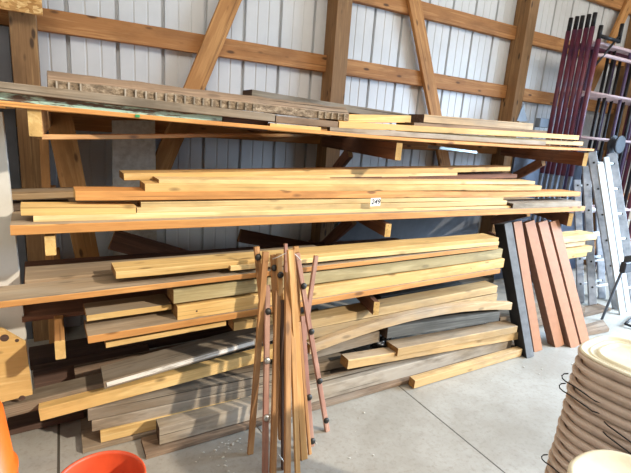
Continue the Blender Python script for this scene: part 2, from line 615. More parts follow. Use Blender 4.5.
board('pine_board', 'yellow pine offcut with dark knot in mid top shelf deck', T, (270, 123, 131), (321, 127.6, 134.2), 2.03, .1, 'pine', G1, SS)
board('weathered_plank', 'tan board with dark end lying at the back right of notched beam', T, (252, 89.5, 98.5), (420, 116.5, 123.5), 2.30, .13, 'light_grey', G1, SS)
board('pine_board', 'yellow board with dark square end, upper one right of notched beam', T, (338, 113.5, 122.5), (411, 115.8, 122.6), 2.14, .12, 'pine', G1, SS, end='dark_brown')
board('plank', 'tan plank topmost on the right of top shelf with pointed end', T, (424, 114.2, 122.2), (533, 123.2, 130.2), 2.10, .14, 'tan', G1, SS, end='dark_brown', cut1=.12)
board('plank', 'thin greyish plank second from top at right of top shelf', T, (414, 122.8, 126.2), (547, 130.6, 133.8), 2.06, .16, 'grey_brown', G1, SS)
board('pine_board', 'long yellow pine board third from top at right of top shelf', T, (339, 121.3, 127.2), (579, 135, 140.4), 2.03, .15, 'pine', G1, SS, cut1=.05)
board('pine_board', 'yellow pine board lowest at right end of top shelf', T, (412, 132.4, 136.5), (583, 141, 146.8), 2.06, .15, 'pale_pine', G1, SS)
board('weathered_plank', 'grey mottled plank lowest in the middle of top shelf', T, (330, 127.4, 132.6), (546, 140.6, 146), 2.03, .028, 'light_grey', G1, SS, H=.03)


def notched_beam():
    s = SS
    a, b = PY(48, 80.2, 2.13, s), PY(48, 88.6, 2.13, s)
    c, d = PY(349, 113.8, 2.13, s), PY(349, 121.8, 2.13, s)
    P0, P1 = (a + b) / 2, (c + d) / 2
    h = ((a.z - b.z) + (c.z - d.z)) / 2
    L = (P1 - P0).length
    bm = bmesh.new()
    prof = [(0, -h / 2), (.10, -h / 2), (.10, h / 2 + .024), (.045, h / 2 + .036), (0.004, h / 2)]
    n = 60
    rings = []
    for i in range(n + 1):
        x = (i / n - .5) * L
        rings.append([bm.verts.new((x, y + .006 * noise.noise(Vector((x * 9, y * 20, z * 20))), z + .005 * noise.noise(Vector((x * 9, 4 + y * 20, z * 20))))) for y, z in prof])
    for A, B in zip(rings, rings[1:]):
        for q in range(5):
            f = bm.faces.new((A[q], A[(q + 1) % 5], B[(q + 1) % 5], B[q]))
            f.material_index = 1 if q in (2, 3) else 0
    bm.faces.new(rings[0][::-1])
    bm.faces.new(rings[-1])
    o = link('notched_beam', bm, ['rough_sawn', 'grey_brown'])
    X, Yv, Z = frame(P0, P1, (0, -1, 0))
    mw = Matrix((X, Yv, Z)).transposed().to_4x4()
    mw.translation = (P0 + P1) / 2
    o.matrix_world = mw
    tag(o, 'rough old beam with pale saw notches along its front on top shelf', 'beam')
    # pale battens let into the face
    bm = bmesh.new()
    for k in range(34):
        t = (k + .7) / 34.5
        if k in (3, 4, 5) or 20 < k < 29:
            continue
        x = (t - .5) * L
        bmesh.ops.create_cube(bm, size=1, matrix=Matrix.Translation((x, -.002, 0)) @ Matrix.Diagonal((.006, .010, h * .9, 1)))
    q = link('notch', bm, 'light_grey', o)


notched_beam()
tg = box_bm(.018, .003, .012, .001)
o = link('price_sticker', tg, 'tag_green')
o.location = PY(137.5, 116, 1.996, SS)
tag(o, 'small green sticker on the edge of the top shelf', 'sticker')
board('batten', 'thin batten running back to the wall under the top shelf', T, (42, 135.2, 139.6), (331, 133.2, 136.2), (2.03, 3.2), .04, 'brace_wood', amp=.003)
# bright flashing under the deck
pts = [PY(440, 148.0, 2.35, SS), PY(477, 152.6, 2.35, SS)]
o = bar('metal_flashing', pts[0], pts[1], .12, .022, 'flashing', parent=None, end='flashing', centre=False, amp=.001)
tag(o, 'shiny strip of metal flashing hanging just under the top shelf', 'metal sheet')

o = link('shade_sheet', box_bm(1.3, .012, 2.06, 0), 'shade_sheet')  # added sheet, its dark colour imitates shade beside the first post
o.location = (-.905, 3.50, 1.031)
tag(o, 'added dark sheet standing in for shade on the wall left of the first post', 'panel')
o = link('shade_sheet', box_bm(1.9, .012, 1.22, 0), 'shade_sheet')  # added sheet, dark colour in place of wall shade under the shelf
o.location = (3.17, 3.50, .611)
tag(o, 'added dark sheet standing in for shade on the wall behind the low shelf', 'panel')
o = link('shade_sheet', box_bm(1.7, .012, 1.6, 0), 'blue_sheet')  # added sheet to darken the lamp-lit wall, standing for dark boards there
o.location = (5.28, 3.42, .801)
tag(o, 'dark blue-grey sheet added to darken the wall behind the ladders and tube frames', 'panel')
# --- middle shelf
board('shelf_board', 'long orange deck plank edging the middle shelf', 'shelf', (10.2, 226, 235), (585, 206.4, 211.4), 2.0, .285, 'orange_pine', s=SS, face='drab')
board('shelf_board', 'rear deck plank of the middle shelf', 'shelf', (14, 219, 227.5), (560, 202.5, 208), 2.295, .85, 'tan', s=SS, H=.035)
board('pine_board', 'pale pine board lowest in the middle shelf stack', T, (33.4, 216.3, 222.2), (511, 205.8, 209.8), 2.05, .09, 'pale_pine', G2, SS)
board('pine_board', 'short yellow pine board at left end of middle shelf stack', T, (20.7, 206.6, 215.8), (136, 205.9, 214.6), 2.05, .10, 'pine', G2, SS)
board('pine_board', 'thin stamped pine board on the lowest boards of middle shelf', T, (137, 208.2, 214.6), (507, 200.8, 205.4), 2.06, .09, 'pale_pine', G2, SS)
board('pine_board', 'pine board with rough barky left end in middle shelf stack', T, (141, 202, 208), (503.5, 197.2, 200.4), 2.07, .10, 'pale_pine', G2, SS)
board('pine_board', 'longest orange pine board with pointed right end on middle shelf', T, (75.6, 191.6, 199.8), (580.5, 191.4, 196.8), 2.07, .13, 'orange_pine', G2, SS, cut1=.06, end='pine')
board('pine_board', 'bright yellow board with long run above the longest orange one', T, (145, 184.4, 191.3), (541.5, 185.4, 190.8), 2.075, .12, 'pine', G2, SS)
board('pine_board', 'thin yellow board just below the top board of middle shelf', T, (159, 180.8, 184.2), (535, 180.6, 185), 2.10, .14, 'pale_pine', G2, SS)
board('pine_board', 'topmost brown-topped board of the middle shelf stack', T, (124, 173.8, 180.2), (510.5, 166.4, 171.2), 2.22, .14, 'pine', G2, SS)
board('pine_board', 'narrow yellow board tucked under topmost middle shelf board', T, (214, 178, 181), (457.5, 172.2, 176.4), 2.20, .14, 'pale_pine', G2, SS)
board('plank', 'brown plank behind at right end of middle shelf stack', T, (330, 177.8, 181.4), (517, 173.8, 178.8), 2.2, .18, 'red_brown', G2, SS)
board('plank', 'dull brown plank in shade at back left of middle shelf', T, (7, 194.5, 200.5), (120, 190.5, 196.2), 2.38, .16, 'tan', G2, SS)
board('plank', 'dark plank low at back left of middle shelf', T, (7, 206, 211), (70, 204, 209), 2.36, .14, 'grey_brown', G2, SS)
board('weathered_plank', 'grey weathered plank lying at right end of middle shelf', T, (513, 203.6, 209.6), (581, 201.8, 206.2), 2.03, .17, 'light_grey', G2, SS)
# the paper tag
o = empty('price_tag', PY(375.5, 202, 2.015, SS), 'white paper tag with handwritten number pinned to middle shelf boards', 'tag')
bx = box_bm(.070, .0015, .047, 0)
pp = link('paper', bx, 'paper', o)
pp.rotation_euler = (0, -.03, 0)
fc = bpy.data.curves.new('number', 'FONT')
fc.body = '249'
fc.size = .042
fc.shear = .2
fc.align_x = 'CENTER'
fc.align_y = 'CENTER'
fc.extrude = .0004
fc.offset = .0006
tmp = bpy.data.objects.new('number', fc)
COL.objects.link(tmp)
bpy.context.view_layer.update()
nme = bpy.data.meshes.new_from_object(tmp.evaluated_get(bpy.context.evaluated_depsgraph_get()))
bpy.data.objects.remove(tmp)
nme.materials.clear()
nme.materials.append(M['ink'])
to = bpy.data.objects.new('number', nme)
COL.objects.link(to)
to.parent = o
to.location = (0, -.0014, 0)
to.rotation_euler = (math.pi / 2, 0, -.0)

# --- low shelf
board('plank', 'wide long plank jutting out to the left on the low shelf', T, (-10, 303, 309.4), (498, 245.4, 249.6), 1.93, .18, 'orange_pine', G3, SS, H=.026, face='drab')
board('plank', 'wide brown plank at the back of the low shelf', T, (25, 281, 286.5), (330, 252.5, 257), 2.125, .20, 'drab', G3, SS, H=.026)
board('pine_board', 'pine board on top of the low shelf with clean left end', T, (116, 272.4, 278.8), (498.5, 237.4, 242.2), 1.95, .14, 'pine', G3, SS, cut0=-.0)
board('pine_board', 'thin pine spacer board right below the top low shelf board', T, (230.5, 266, 271), (499, 241.6, 245), 1.94, .10, 'pale_pine', G3, SS)
board('pine_board', 'greenish treated board with wavy grain on the low shelf', T, (173.5, 289, 304.2), (502, 249.8, 257.8), 1.95, .12, 'green_pine', G3, SS)
board('pine_board', 'stamped yellow board under the greenish one on the low shelf', T, (177.5, 308, 320), (504, 258.4, 268.2), 1.94, .12, 'pine', G3, SS)
board('pine_board', 'short wide board with clean end at left of low shelf, upper of two', T, (86.8, 315.8, 321.6), (171.5, 304.2, 309.6), 2.0, .15, 'pine', G3, SS, face='drab')
board('pine_board', 'long lower board with broad top at left of low shelf', T, (88, 337, 343.8), (500, 268.8, 273.4), 1.92, .18, 'orange_pine', G3, SS, face='drab')
board('pine_board', 'short knotty board slung lowest at left of low shelf', T, (106, 342.8, 349), (226, 320.4, 326), 1.96, .1, 'pine', G3, SS, H=.026)
board('board_offcut', 'small pine offcut under the low shelf boards just left of the folded slats', T, (234, 323, 331), (300, 312, 320), 1.97, .08, 'pine', G3, SS)
board('shelf_board', 'brown deck board across the low shelf bracket at left', 'shelf', (22, 318.6, 322.6), (470, 264.5, 267.5), 2.24, .9, 'red_brown', None, SS, H=.022)
board('pine_board', 'yellow board end showing right of the leaning brown boards', T, (540, 239.5, 245.8), (597, 233.4, 239.8), 2.29, .15, 'pale_pine', G3, cut1=.04)
board('pine_board', 'second yellow board right of the leaning brown boards', T, (541, 252, 258.6), (592, 246.4, 251.6), 2.29, .15, 'pine', G3, cut1=.05)
board('pine_board', 'lowest yellow board right of the leaning brown boards', T, (541, 258.8, 263), (587, 251.9, 256.3), 2.29, .15, 'pine', G3)
board('shelf_board', 'deck board carrying the yellow boards right of leaning brown boards', 'shelf', (535, 247.3, 251.3), (585, 241, 245.4), 2.31, .13, 'tan')

# --- floor pile
board('weathered_plank', 'flat grey plank lying lowest along the front of floor pile', T, (146, 454.8, 460), (524, 346.4, 350.8), (1.957, 2.03), .14, 'grey_brown', G4, H=.024)
o = bar('weathered_plank', (.011, 2.115, .013), (1.5, 2.13, .013), .25, .022, 'grey', centre=False, end='end_dark')
tag(o, 'wide grey plank flat on the floor reaching left behind the red bucket', T, G4)
board('timber_beam', 'long heavy grey timber in front of the floor pile', 'beam', (159.4, 430, 444.2), (511.5, 336.6, 348.4), (1.997, 2.055), .085, 'light_grey', G4, amp=.004)
board('pine_board', 'yellow board end tucked under the grey boards near the red bucket', T, (100.6, 432, 443), (240, 399, 409), 2.13, .1, 'pine', G4)
board('weathered_plank', 'lower of two grey boards stacked over the yellow end', T, (92, 421.6, 432), (330, 371, 379.5), 2.14, .1, 'grey', G4)
board('weathered_plank', 'upper of two grey boards stacked over the yellow end', T, (88, 410, 421.4), (345, 358, 366.5), 2.14, .13, 'grey', G4)
board('pine_board', 'yellow knotty board slanting under the white-edged plank', T, (39.5, 411, 420.4), (322, 335.5, 347), 2.15, .06, 'pine', G4)
board('weathered_plank', 'grey plank with bright white glint painted along its edge in the floor pile', T, (104, 381.8, 389), (330, 317.5, 324), 2.12, .16, 'grey', G4)
board('timber_beam', 'grey beam jutting left under the plywood end', 'beam', (4, 407.6, 419.4), (106, 383, 392.5), 2.20, .11, 'grey', G4)
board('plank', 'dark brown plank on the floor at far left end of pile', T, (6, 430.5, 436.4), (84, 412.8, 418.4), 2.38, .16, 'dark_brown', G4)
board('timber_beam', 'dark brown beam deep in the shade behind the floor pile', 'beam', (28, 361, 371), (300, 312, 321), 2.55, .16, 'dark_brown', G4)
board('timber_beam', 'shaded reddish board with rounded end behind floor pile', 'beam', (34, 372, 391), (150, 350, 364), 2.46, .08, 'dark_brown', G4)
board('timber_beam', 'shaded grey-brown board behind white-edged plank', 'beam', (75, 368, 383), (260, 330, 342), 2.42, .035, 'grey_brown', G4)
# right half of the floor pile
board('pine_board', 'pale board running behind, uppermost at right of floor pile', T, (300, 323, 331), (497, 285.6, 293), 2.10, .12, 'tan_wide', G4)
board('pine_board', 'tan board second from top at right of floor pile', T, (300, 332, 341), (497, 293.4, 301.6), 2.10, .10, 'tan_wide', G4)
board('weathered_plank', 'bluish grey board with white edge under the low shelf', T, (381, 297.4, 303), (494, 277, 283), 2.24, .12, 'slate', G4)
board('pine_board', 'bowed yellow board arching over the dark plank', T, (310, 345.5, 354.5), (512, 303, 310), 2.05, .045, 'tan', G4, bow=.08)
board('weathered_plank', 'dark slate-grey plank under the bowed board', T, (387, 329, 338), (499.5, 311, 321.6), 2.06, .14, 'slate', G4, rough_end=.008)
board('weathered_plank', 'short grey plank end left of the dark slate-grey plank', T, (305, 349.5, 361), (379.5, 331.4, 341.6), 2.10, .12, 'grey', G4)
board('pine_board', 'yellow board with clean left end laid on another in floor pile', T, (397.5, 349.4, 355.4), (517, 325.5, 333), 2.015, .12, 'tan_pine', G4, rough_end=.004, face='drab')
board('pine_board', 'yellow board poking out beside the folded slats in floor pile', T, (348, 361, 369.4), (519, 332, 339.4), 2.03, .085, 'tan_pine', G4, face='drab')
board('pine_board', 'loose yellow board lying on the floor in front of the pile', T, (414.6, 381, 388.8), (522, 349.4, 356), (1.93, 1.97), .055, 'tan_pine', G4, rough_end=.004)
board('weathered_plank', 'grey plank low in the pile between timber and yellow boards', T, (322, 377, 383), (420, 352, 358), 2.14, .1, 'grey_brown', G4)
board('weathered_plank', 'brown plank low behind the black post', T, (500, 328, 336), (585, 308, 313.5), 2.25, .15, 'grey_brown', G4)
board('weathered_plank', 'short dusty plank behind the brown boards', T, (500, 318, 325), (560, 307, 313), 2.28, .15, 'grey', G4)
bm = bmesh.new()
bmesh.ops.create_icosphere(bm, subdivisions=4, radius=.06)
for v in bm.verts:
    v.co *= 1 + .9 * noise.noise(v.co * 26) + .35 * noise.noise(v.co * 70)
o = link('plastic_sheet', bm, 'black_film', smooth=True)
o.location = PY(384, 343, 2.16)
o.scale = (1.25, .6, .8)
tag(o, 'crumpled black plastic stuffed between the floor pile boards', 'plastic sheet')

# faint grade stamps on the stamped board
st = [q for q in bpy.data.objects if q.get('label', '').startswith('stamped yellow board')][0]
xs0 = min(Vector(v).x for v in st.bound_box)
rnd = random.Random(12)
for gx in (.09, .19, .33, .46, 1.35, 1.95):
    bm = bmesh.new()
    for k in range(6):
        bmesh.ops.create_cube(bm, size=1, matrix=Matrix.Translation((xs0 + gx + k * .009, .0002, rnd.uniform(-.003, .003))) @ Matrix.Diagonal((rnd.uniform(.0095, .011), .002, rnd.uniform(.003, .011), 1)))
    link('stamp_print', bm, 'end_dark', st)

# glint of light painted as a white strip on the plank's front edge
pl = [q for q in bpy.data.objects if q.get('label', '').startswith('grey plank with bright white')][0]
bb = [Vector(v) for v in pl.bound_box]
x0, x1 = min(v.x for v in bb), max(v.x for v in bb)
z0, z1 = min(v.z for v in bb), max(v.z for v in bb)
Lb = x1 - x0
bm = box_bm(Lb * .60, .003, (z1 - z0) * .5, 0, (x0 + Lb * .31, -.0035, .002))
q = link('painted_glint', bm, 'white_glint', pl)
q['label'] = 'white strip painted as a glint of light'

# --- panels and boards at the left end
a, b = PY(-1, 120, 2.26), PY(32, 393, 2.26)
bm = bmesh.new()
quad = [PY(-60, 112, 2.26), PY(2, 112, 2.26), PY(33.2, 404, 2.26), PY(-60, 430, 2.26)]
f = [bm.verts.new(v) for v in quad]
g = [bm.verts.new(v + Vector((0, .04, 0))) for v in quad]
bm.faces.new(f); bm.faces.new(g[::-1])
for i in range(4):
    bm.faces.new((f[i], g[i], g[(i + 1) % 4], f[(i + 1) % 4]))
o = link('door_leaf', bm, 'white_metal')
tag(o, 'white metal-faced panel standing at the left end of the racks', 'panel')
bm = bmesh.new()
quad = [PY(-60, 322, 2.2), PY(2, 329.5, 2.2), PY(25.5, 343, 2.2), PY(32.5, 394.5, 2.2), PY(3, 402, 2.2), PY(-60, 416, 2.2)]
f = [bm.verts.new(v) for v in quad]
g = [bm.verts.new(v + Vector((0, .022, 0))) for v in quad]
bm.faces.new(f); bm.faces.new(g[::-1])
for i in range(6):
    bm.faces.new((f[i], g[i], g[(i + 1) % 6], f[(i + 1) % 6]))
o = link('plywood_board', bm, 'pine')
for kx, ky, kr in ((4.5, 338, .017), (17, 340.5, .008), (22, 398, .013)):
    bm = lathe_bm([(kr, 0), (kr * .9, .0015), (kr * .4, .002)], 16)
    k = link('knot', bm, 'dark_brown', o)
    k.matrix_local = Matrix.Translation(PY(kx, ky, 2.2)) @ Matrix.Rotation(math.pi / 2, 4, 'X')
tag(o, 'pale knotty plywood board with clipped corner over the white panel foot', 'board')
a, b = PY(-40, 14, 3.3), PY(42.5, 14, 3.3)
bm = box_bm(b.x - a.x, .02, .5, .002)
o = link('osb_panel', bm, 'osb')
o.location = ((a.x + b.x) / 2, 3.36, b.z + .25 + .0)
tag(o, 'oriented strand board panel fixed high on the left post', 'panel')


def leaning(name, label, cat, pa, Ya, pb, Yb, wd, th, mat, **kw):
    o = bar(name, PY(*pa, Ya), PY(*pb, Yb), th, wd, mat, centre=False, **kw)
    return tag(o, label, cat)


leaning('leaning_plank', 'wide plank leaning on the wall behind the left end of shelves', 'board', (59, 116), 3.35, (103.6, 337), 3.34, .15, .035, 'brace_wood')
leaning('leaning_plank', 'narrow stick leaning behind the left end of shelves', 'board', (44, 135), 3.34, (53.6, 345), 3.34, .05, .035, 'brace_wood')
bm = bmesh.new()
quad = [PY(112, 120.5, 3.50), PY(155, 120.5, 3.50), PY(158, 318, 3.42), PY(114, 331, 3.42)]
f = [bm.verts.new(v) for v in quad]
g = [bm.verts.new(v + Vector((0, .02, 0))) for v in quad]
bm.faces.new(f); bm.faces.new(g[::-1])
for i in range(4):
    bm.faces.new((f[i], g[i], g[(i + 1) % 4], f[(i + 1) % 4]))
o = link('fibre_board', bm, 'board_white')
tag(o, 'pale grey speckled sheet standing on edge behind the shelves', 'panel')
leaning('leaning_plank', 'wide brown plank lying askew behind the low shelf', 'board', (112, 240), 3.2, (262, 281), 3.2, .14, .035, 'red_brown')
leaning('leaning_plank', 'brown board propped behind low shelf near the middle post', 'board', (240, 236), 3.2, (385, 262), 3.2, .1, .035, 'red_brown')

# ------------------------------------------------------------------ painted boards leaning at the right end
GB = 'painted brown boards leaning on the racks'


def lean_board(name, label, pt, foot, wd, th, mats, Yt, group=None, parent_label=None):
    P1 = PY(pt[0], pt[1], Yt)
    P0 = PZ(foot[0], foot[1], 0.0) + Vector((0, 0, .004))
    SEED[0] += 1
    X, Yv, Z = frame(P0, P1, (-.12, -1, 0))
    bm = board_bm((P1 - P0).length, th, wd, SEED[0], amp=.0008)
    bm.normal_update()
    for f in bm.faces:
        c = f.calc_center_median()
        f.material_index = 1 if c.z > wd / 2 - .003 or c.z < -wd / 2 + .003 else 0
    o = link(name, bm, mats)
    mw = Matrix((X, Yv, Z)).transposed().to_4x4()
    mw.translation = (P0 + P1) / 2
    o.matrix_world = mw
    return tag(o, label, 'board', group)


lean_board('painted_post', 'black-sided grey post leaning at the left of the brown boards', (508, 223), (530.5, 358), .075, .11, ['grey_paint', 'black_paint'], 2.22)
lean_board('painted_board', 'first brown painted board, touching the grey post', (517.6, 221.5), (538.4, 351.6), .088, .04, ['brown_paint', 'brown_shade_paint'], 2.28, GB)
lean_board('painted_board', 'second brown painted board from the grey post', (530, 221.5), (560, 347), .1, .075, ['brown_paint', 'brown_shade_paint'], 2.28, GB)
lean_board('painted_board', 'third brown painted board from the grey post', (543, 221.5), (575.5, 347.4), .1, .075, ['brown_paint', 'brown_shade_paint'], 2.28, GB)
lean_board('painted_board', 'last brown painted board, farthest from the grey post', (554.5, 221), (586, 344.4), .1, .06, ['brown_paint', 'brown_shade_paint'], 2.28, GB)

# flat sheet on the floor behind them
bm = bmesh.new()
quad = [PZ(580, 325.5, .035), PZ(603, 319.6, .035), PZ(609.4, 328.6, .035), PZ(586.5, 333, .035)]
f = [bm.verts.new(v) for v in quad]
g = [bm.verts.new(v - Vector((0, 0, .03))) for v in quad]
bm.faces.new(f); bm.faces.new(g[::-1])
for i in range(4):
    bm.faces.new((f[i], g[i], g[(i + 1) % 4], f[(i + 1) % 4]))
o = link('board_offcut', bm, 'grey_brown')
tag(o, 'flat square board lying on the floor past the brown boards', 'board')
o = bar('plank', PZ(570, 319.5, .018), PZ(611, 309.5, .018), .14, .03, 'grey_brown', centre=False)
tag(o, 'dusty plank flat on the floor behind the square board', 'board')

# ------------------------------------------------------------------ folded slat frame standing in front
root = empty('folding_rack', Vector((.95, 1.68, 0)), 'bundle of wooden slats with black bolt knobs, folded and stood before the lumber', 'folding rack')


def slat(pt, Yt, pb, floor, wd, th, mat, knobs=(), Yb=None, steel=()):
    P1 = PY(pt[0], pt[1], Yt)
    P0 = PZ(pb[0], pb[1], 0.0) if floor else PY(pb[0], pb[1], Yb)
    if floor:
        P0 = P0 + Vector((0, 0, .002))
    s_ = bar('slat', P0, P1, th, wd, mat, parent=root, front=(0, -1, .1), centre=False, amp=.0012, ch=.0015)
    X, Yv, Z = frame(P0, P1, (0, -1, .1))
    for kx, ky in tuple(knobs) + tuple(steel):
        # nearest point of the slat's axis in the picture
        t = (ky - pb[1]) / (pt[1] - pb[1])
        best = min((i / 200 for i in range(201)), key=lambda u: (px_of(P0 + (P1 - P0) * u)[1] - ky) ** 2)
        c = P0 + (P1 - P0) * best
        bm = lathe_bm([(.0155, 0), (.0168, .003), (.0155, .008), (.010, .012), (.003, .013)], 18)
        k = link('knob', bm, 'steel' if (kx, ky) in steel else 'black_rubber', s_, smooth=True)
        # slat frame: local -Y is the front
        k.matrix_local = Matrix.Translation(((best - .5) * (P1 - P0).length, .0005, 0)) @ Matrix.Rotation(math.pi / 2, 4, 'X')
    return s_


def px_of(P):
    q = Vector(P) - CAM
    z = q.dot(FWD)
    return (CX + F_PX * q.dot(RGT) / z, CY - F_PX * q.dot(UPV) / z)


W1, TH = .027, .018
slat((257, 247), 1.93, (266.5, 345), False, .025, TH, 'slat_wood', [(258.4, 257)], Yb=1.875)
slat((268.4, 285), 1.895, (265.5, 482), True, .026, TH, 'slat_pink', [(268, 311)], steel=[(267.6, 360.5), (267, 418)])
slat((266.5, 252), 1.90, (250.6, 455), True, .029, TH, 'slat_wood')
slat((273.5, 255), 1.90, (281.5, 440), False, .024, TH, 'slat_wood', [(273.2, 268)], Yb=1.78)
slat((279.6, 254), 1.88, (284.5, 420), False, .026, TH, 'slat_yellow', [(279.5, 275), (282, 309), (283, 360)], Yb=1.77)
slat((286.3, 243.8), 1.93, (287, 400), False, .016, .014, 'slat_pink', Yb=1.82)
slat((291.2, 250), 1.835, (304.8, 460), True, .034, TH, 'slat_yellow')
slat((296.5, 246.5), 1.935, (301, 400), False, .026, TH, 'slat_yellow', [], Yb=1.83)
slat((298, 253), 1.90, (328, 432), True, .024, .02, 'slat_pink', [(303, 286), (311.4, 331.6), (320, 381), (327, 420)])
slat((317, 256), 1.94, (304, 345), False, .023, TH, 'slat_pink', [(302.4, 344)], Yb=1.90)
slat((303, 316), 1.85, (312.5, 447), True, .022, TH, 'slat_pink', [(306.4, 397), (311, 441)])
slat((300, 322), 1.83, (310.5, 455), True, .016, .014, 'slat_wood')
slat((279, 290), 1.86, (273, 482), True, .029, TH, 'slat_wood')
slat((289.0, 272), 1.85, (288, 486), True, .030, TH, 'slat_wood')
slat((291.5, 292), 1.84, (299, 484), True, .024, TH, 'slat_yellow')
slat((283, 300), 1.84, (284.5, 470), True, .022, TH, 'dark_brown')
wire = [PY(272.5, 259, 1.868), PY(278, 257, 1.856), PY(283, 254.5, 1.85), PY(288, 252, 1.852), PY(293, 252.5, 1.85), PY(298, 257, 1.87), PY(300.5, 260, 1.89)]
tube('tie_wire', wire, .0022, 'white_metal', root, 6)
tube('cross_rod', [PZ(256, 425, .12) , PZ(290, 470, .06)], .003, 'steel', root, 6)

# ------------------------------------------------------------------ stacked tube frames at the right
GS = 'maroon tube frames stacked against the wall'
ords = ('nearest the wall', 'second from the wall', 'third from the wall', 'fourth from the wall', 'outermost but one', 'with shorter leg, outermost')
for i, (yy, xx, top) in enumerate(((3.28, 4.76, 2.93), (3.215, 4.765, 2.935), (3.15, 4.755, 2.93), (3.09, 4.765, 2.935), (3.03, 4.765, 2.94), (2.97, 4.81, 2.82))):
    rt = empty('tube_frame', (xx, yy, 0), 'maroon welded tube frame ' + ords[i], 'tube frame', GS)
    mt = 'maroon' if i % 2 == 0 or i == 5 else ('maroon' if i < 3 else 'violet_tube')
    tube('leg', [(xx, yy, 1.30), (xx, yy, top - .13)], .0245, 'maroon', rt)
    tube('leg_foot', [(xx, yy, 0.0), (xx, yy, 1.30)], .021, 'galv', rt)
    tube('coupling_pin', [(xx, yy, top - .13), (xx, yy, top)], .021, 'dark_metal', rt)
    tube('leg', [(xx + 1.5, yy, 0), (xx + 1.5, yy, top - .13)], .0245, 'maroon', rt)
    hm = 'pinkish_tube'
    tube('top_rail', [(xx, yy, top - .28), (xx + .2, yy, top - .26), (xx + 1.3, yy, top - .26), (xx + 1.5, yy, top - .28)], .019, hm if i > 2 else 'maroon', rt)
    for zz in (2.18, 1.72, .9):
        tube('cross_rail', [(xx, yy, zz), (xx + 1.5, yy, zz)], .014, hm, rt)
    for k, ux in enumerate(((.40, .95), (.33, .9), (.50, 1.0), (.44, 1.1), (.60, 1.2), (.66, 1.25))[i]):
        tube('upright', [(xx + ux + i * .045, yy, .9), (xx + ux + i * .045, yy, top - .26)], .0175, ('dark_metal', 'violet_tube', 'dark_metal')[(i + k) % 3], rt)
    if i == 5:
        tube('knee_brace', [(xx, yy - .01, top - .40), (xx + .32, yy - .01, top - .06)], .012, 'dark_metal', rt)
        tube('knee_brace', [(xx, yy - .01, top - .10), (xx + .34, yy - .01, top - .10)], .018, 'dark_metal', rt)
        tube('coupling_pin', [(xx + .34, yy - .01, top - .12), (xx + .34, yy - .01, top + .07)], .02, 'dark_metal', rt)

# grey box and plate on the wall, cable reel
o = link('junction_box', box_bm(.16, .07, .1, .006), 'grey_box')
p = PY(545, 123, 3.42)
o.location = (p.x, 3.46, p.z)
tag(o, 'small blue-grey box against the wall by the tube frames', 'box')
bm = bmesh.new()
for qy in (3.0, 3.012):
    pass
quad = [PY(523.5, 104, 3.3), PY(527.5, 121.5, 3.3), PY(517, 121, 3.3)]
f = [bm.verts.new(v) for v in quad]
g = [bm.verts.new(v + Vector((0, .01, 0))) for v in quad]
bm.faces.new(f); bm.faces.new(g[::-1])
for i in range(3):
    bm.faces.new((f[i], g[i], g[(i + 1) % 3], f[(i + 1) % 3]))
o = link('metal_plate', bm, 'grey_box')
tag(o, 'small grey triangular metal plate on the right post', 'metal plate')


# ------------------------------------------------------------------ ladders
def ladder(label, ft, fb, Yt, Yb, wdx, n_r, rail_w, z_first=.2, mat='alu', one=False, Z=True):
    P1 = PY(ft[0], ft[1], Yt)
    P0 = PZ(fb[0], fb[1], 0) if Z else PY(fb[0], fb[1], Yb)
    P0.z = .003
    rt = empty('aluminium_ladder', (P0.x, P0.y, 0), label, 'ladder', None)
    d = P1 - P0
    for k in range(2):
        off = Vector((wdx * k, 0, 0))
        r = bar('rail', P0 + off, P1 + off, .03, rail_w, mat, parent=rt, end=mat, front=(-.75, -1, 0), amp=.0003, centre=True)
        for j in range(n_r):
            t = (z_first + .27 * j) / d.length
            if t > .98: break
            bm = lathe_bm([(.011, 0), (.011, .002)], 12)
            h = link('rung_socket', bm, 'black_rubber', r)
            h.matrix_local = Matrix.Translation(((t - .5) * d.length, -.0005, 0)) @ Matrix.Rotation(math.pi / 2, 4, 'X')
    for j in range(n_r):
        t = (z_first + .27 * j) / d.length
        if t > .98: break
        q = P0 + d * t
        tube('rung', [q, q + Vector((wdx, 0, 0))], .015, 'alu_light', rt, 8)
    return rt


ladder('dull aluminium ladder standing behind the right shelf ends', (586, 166), (592.5, 306.5), 2.85, 2.45, .40, 7, .075)
ladder('dull aluminium ladder, second one deeper behind the right shelf ends', (577, 180), (580.5, 303), 2.98, 2.6, .40, 6, .07)
ladder('aluminium ladder with dark rung holes leaning beside the white boards', (591.5, 152), (617, 309), 2.72, 2.3, .36, 7, .085, mat='alu')
ladder('tall pale aluminium ladder at the right edge against the wall', (615, 140), (612, 300), 3.25, 3.1, .42, 8, .055, mat='alu_light', Z=False)
for i, (a, b, wd, y0, y1, lb) in enumerate((((600, 164), (622.5, 315), .07, 2.62, 2.2, 'nearer of two long white boards leaning beside the ladder'), ((606, 157), (628.5, 312), .06, 2.68, 2.28, 'farther of two long white boards leaning beside the ladder'))):
    P0 = PZ(b[0], b[1], 0)
    P0.z = .004
    o = bar('white_board', P0, PY(a[0], a[1], y0), .02, wd, 'white_board', front=(-.35, -1, 0), end='white_board', amp=.0004, centre=True)
    tag(o, lb, 'board', 'long white boards by the ladders')
leaning('leaning_plank', 'orange stick standing behind the pale ladder', 'board', (620, 170), 3.35, (613, 282), 3.3, .05, .03, 'brace_wood')
# cable reel on the wall
p = PY(609, 144, 3.0)
o = link('cable_reel', lathe_bm([(.09, -.05), (.1, -.045), (.1, -.03), (.055, -.025), (.055, .025), (.1, .03), (.1, .045), (.09, .05)], 24), 'blade', smooth=False)
o.matrix_world = Matrix.Translation((p.x, 2.92, p.z)) @ Matrix.Rotation(math.pi / 2, 4, 'X')
tag(o, 'dark round reel hanging below the tube frames', 'reel')
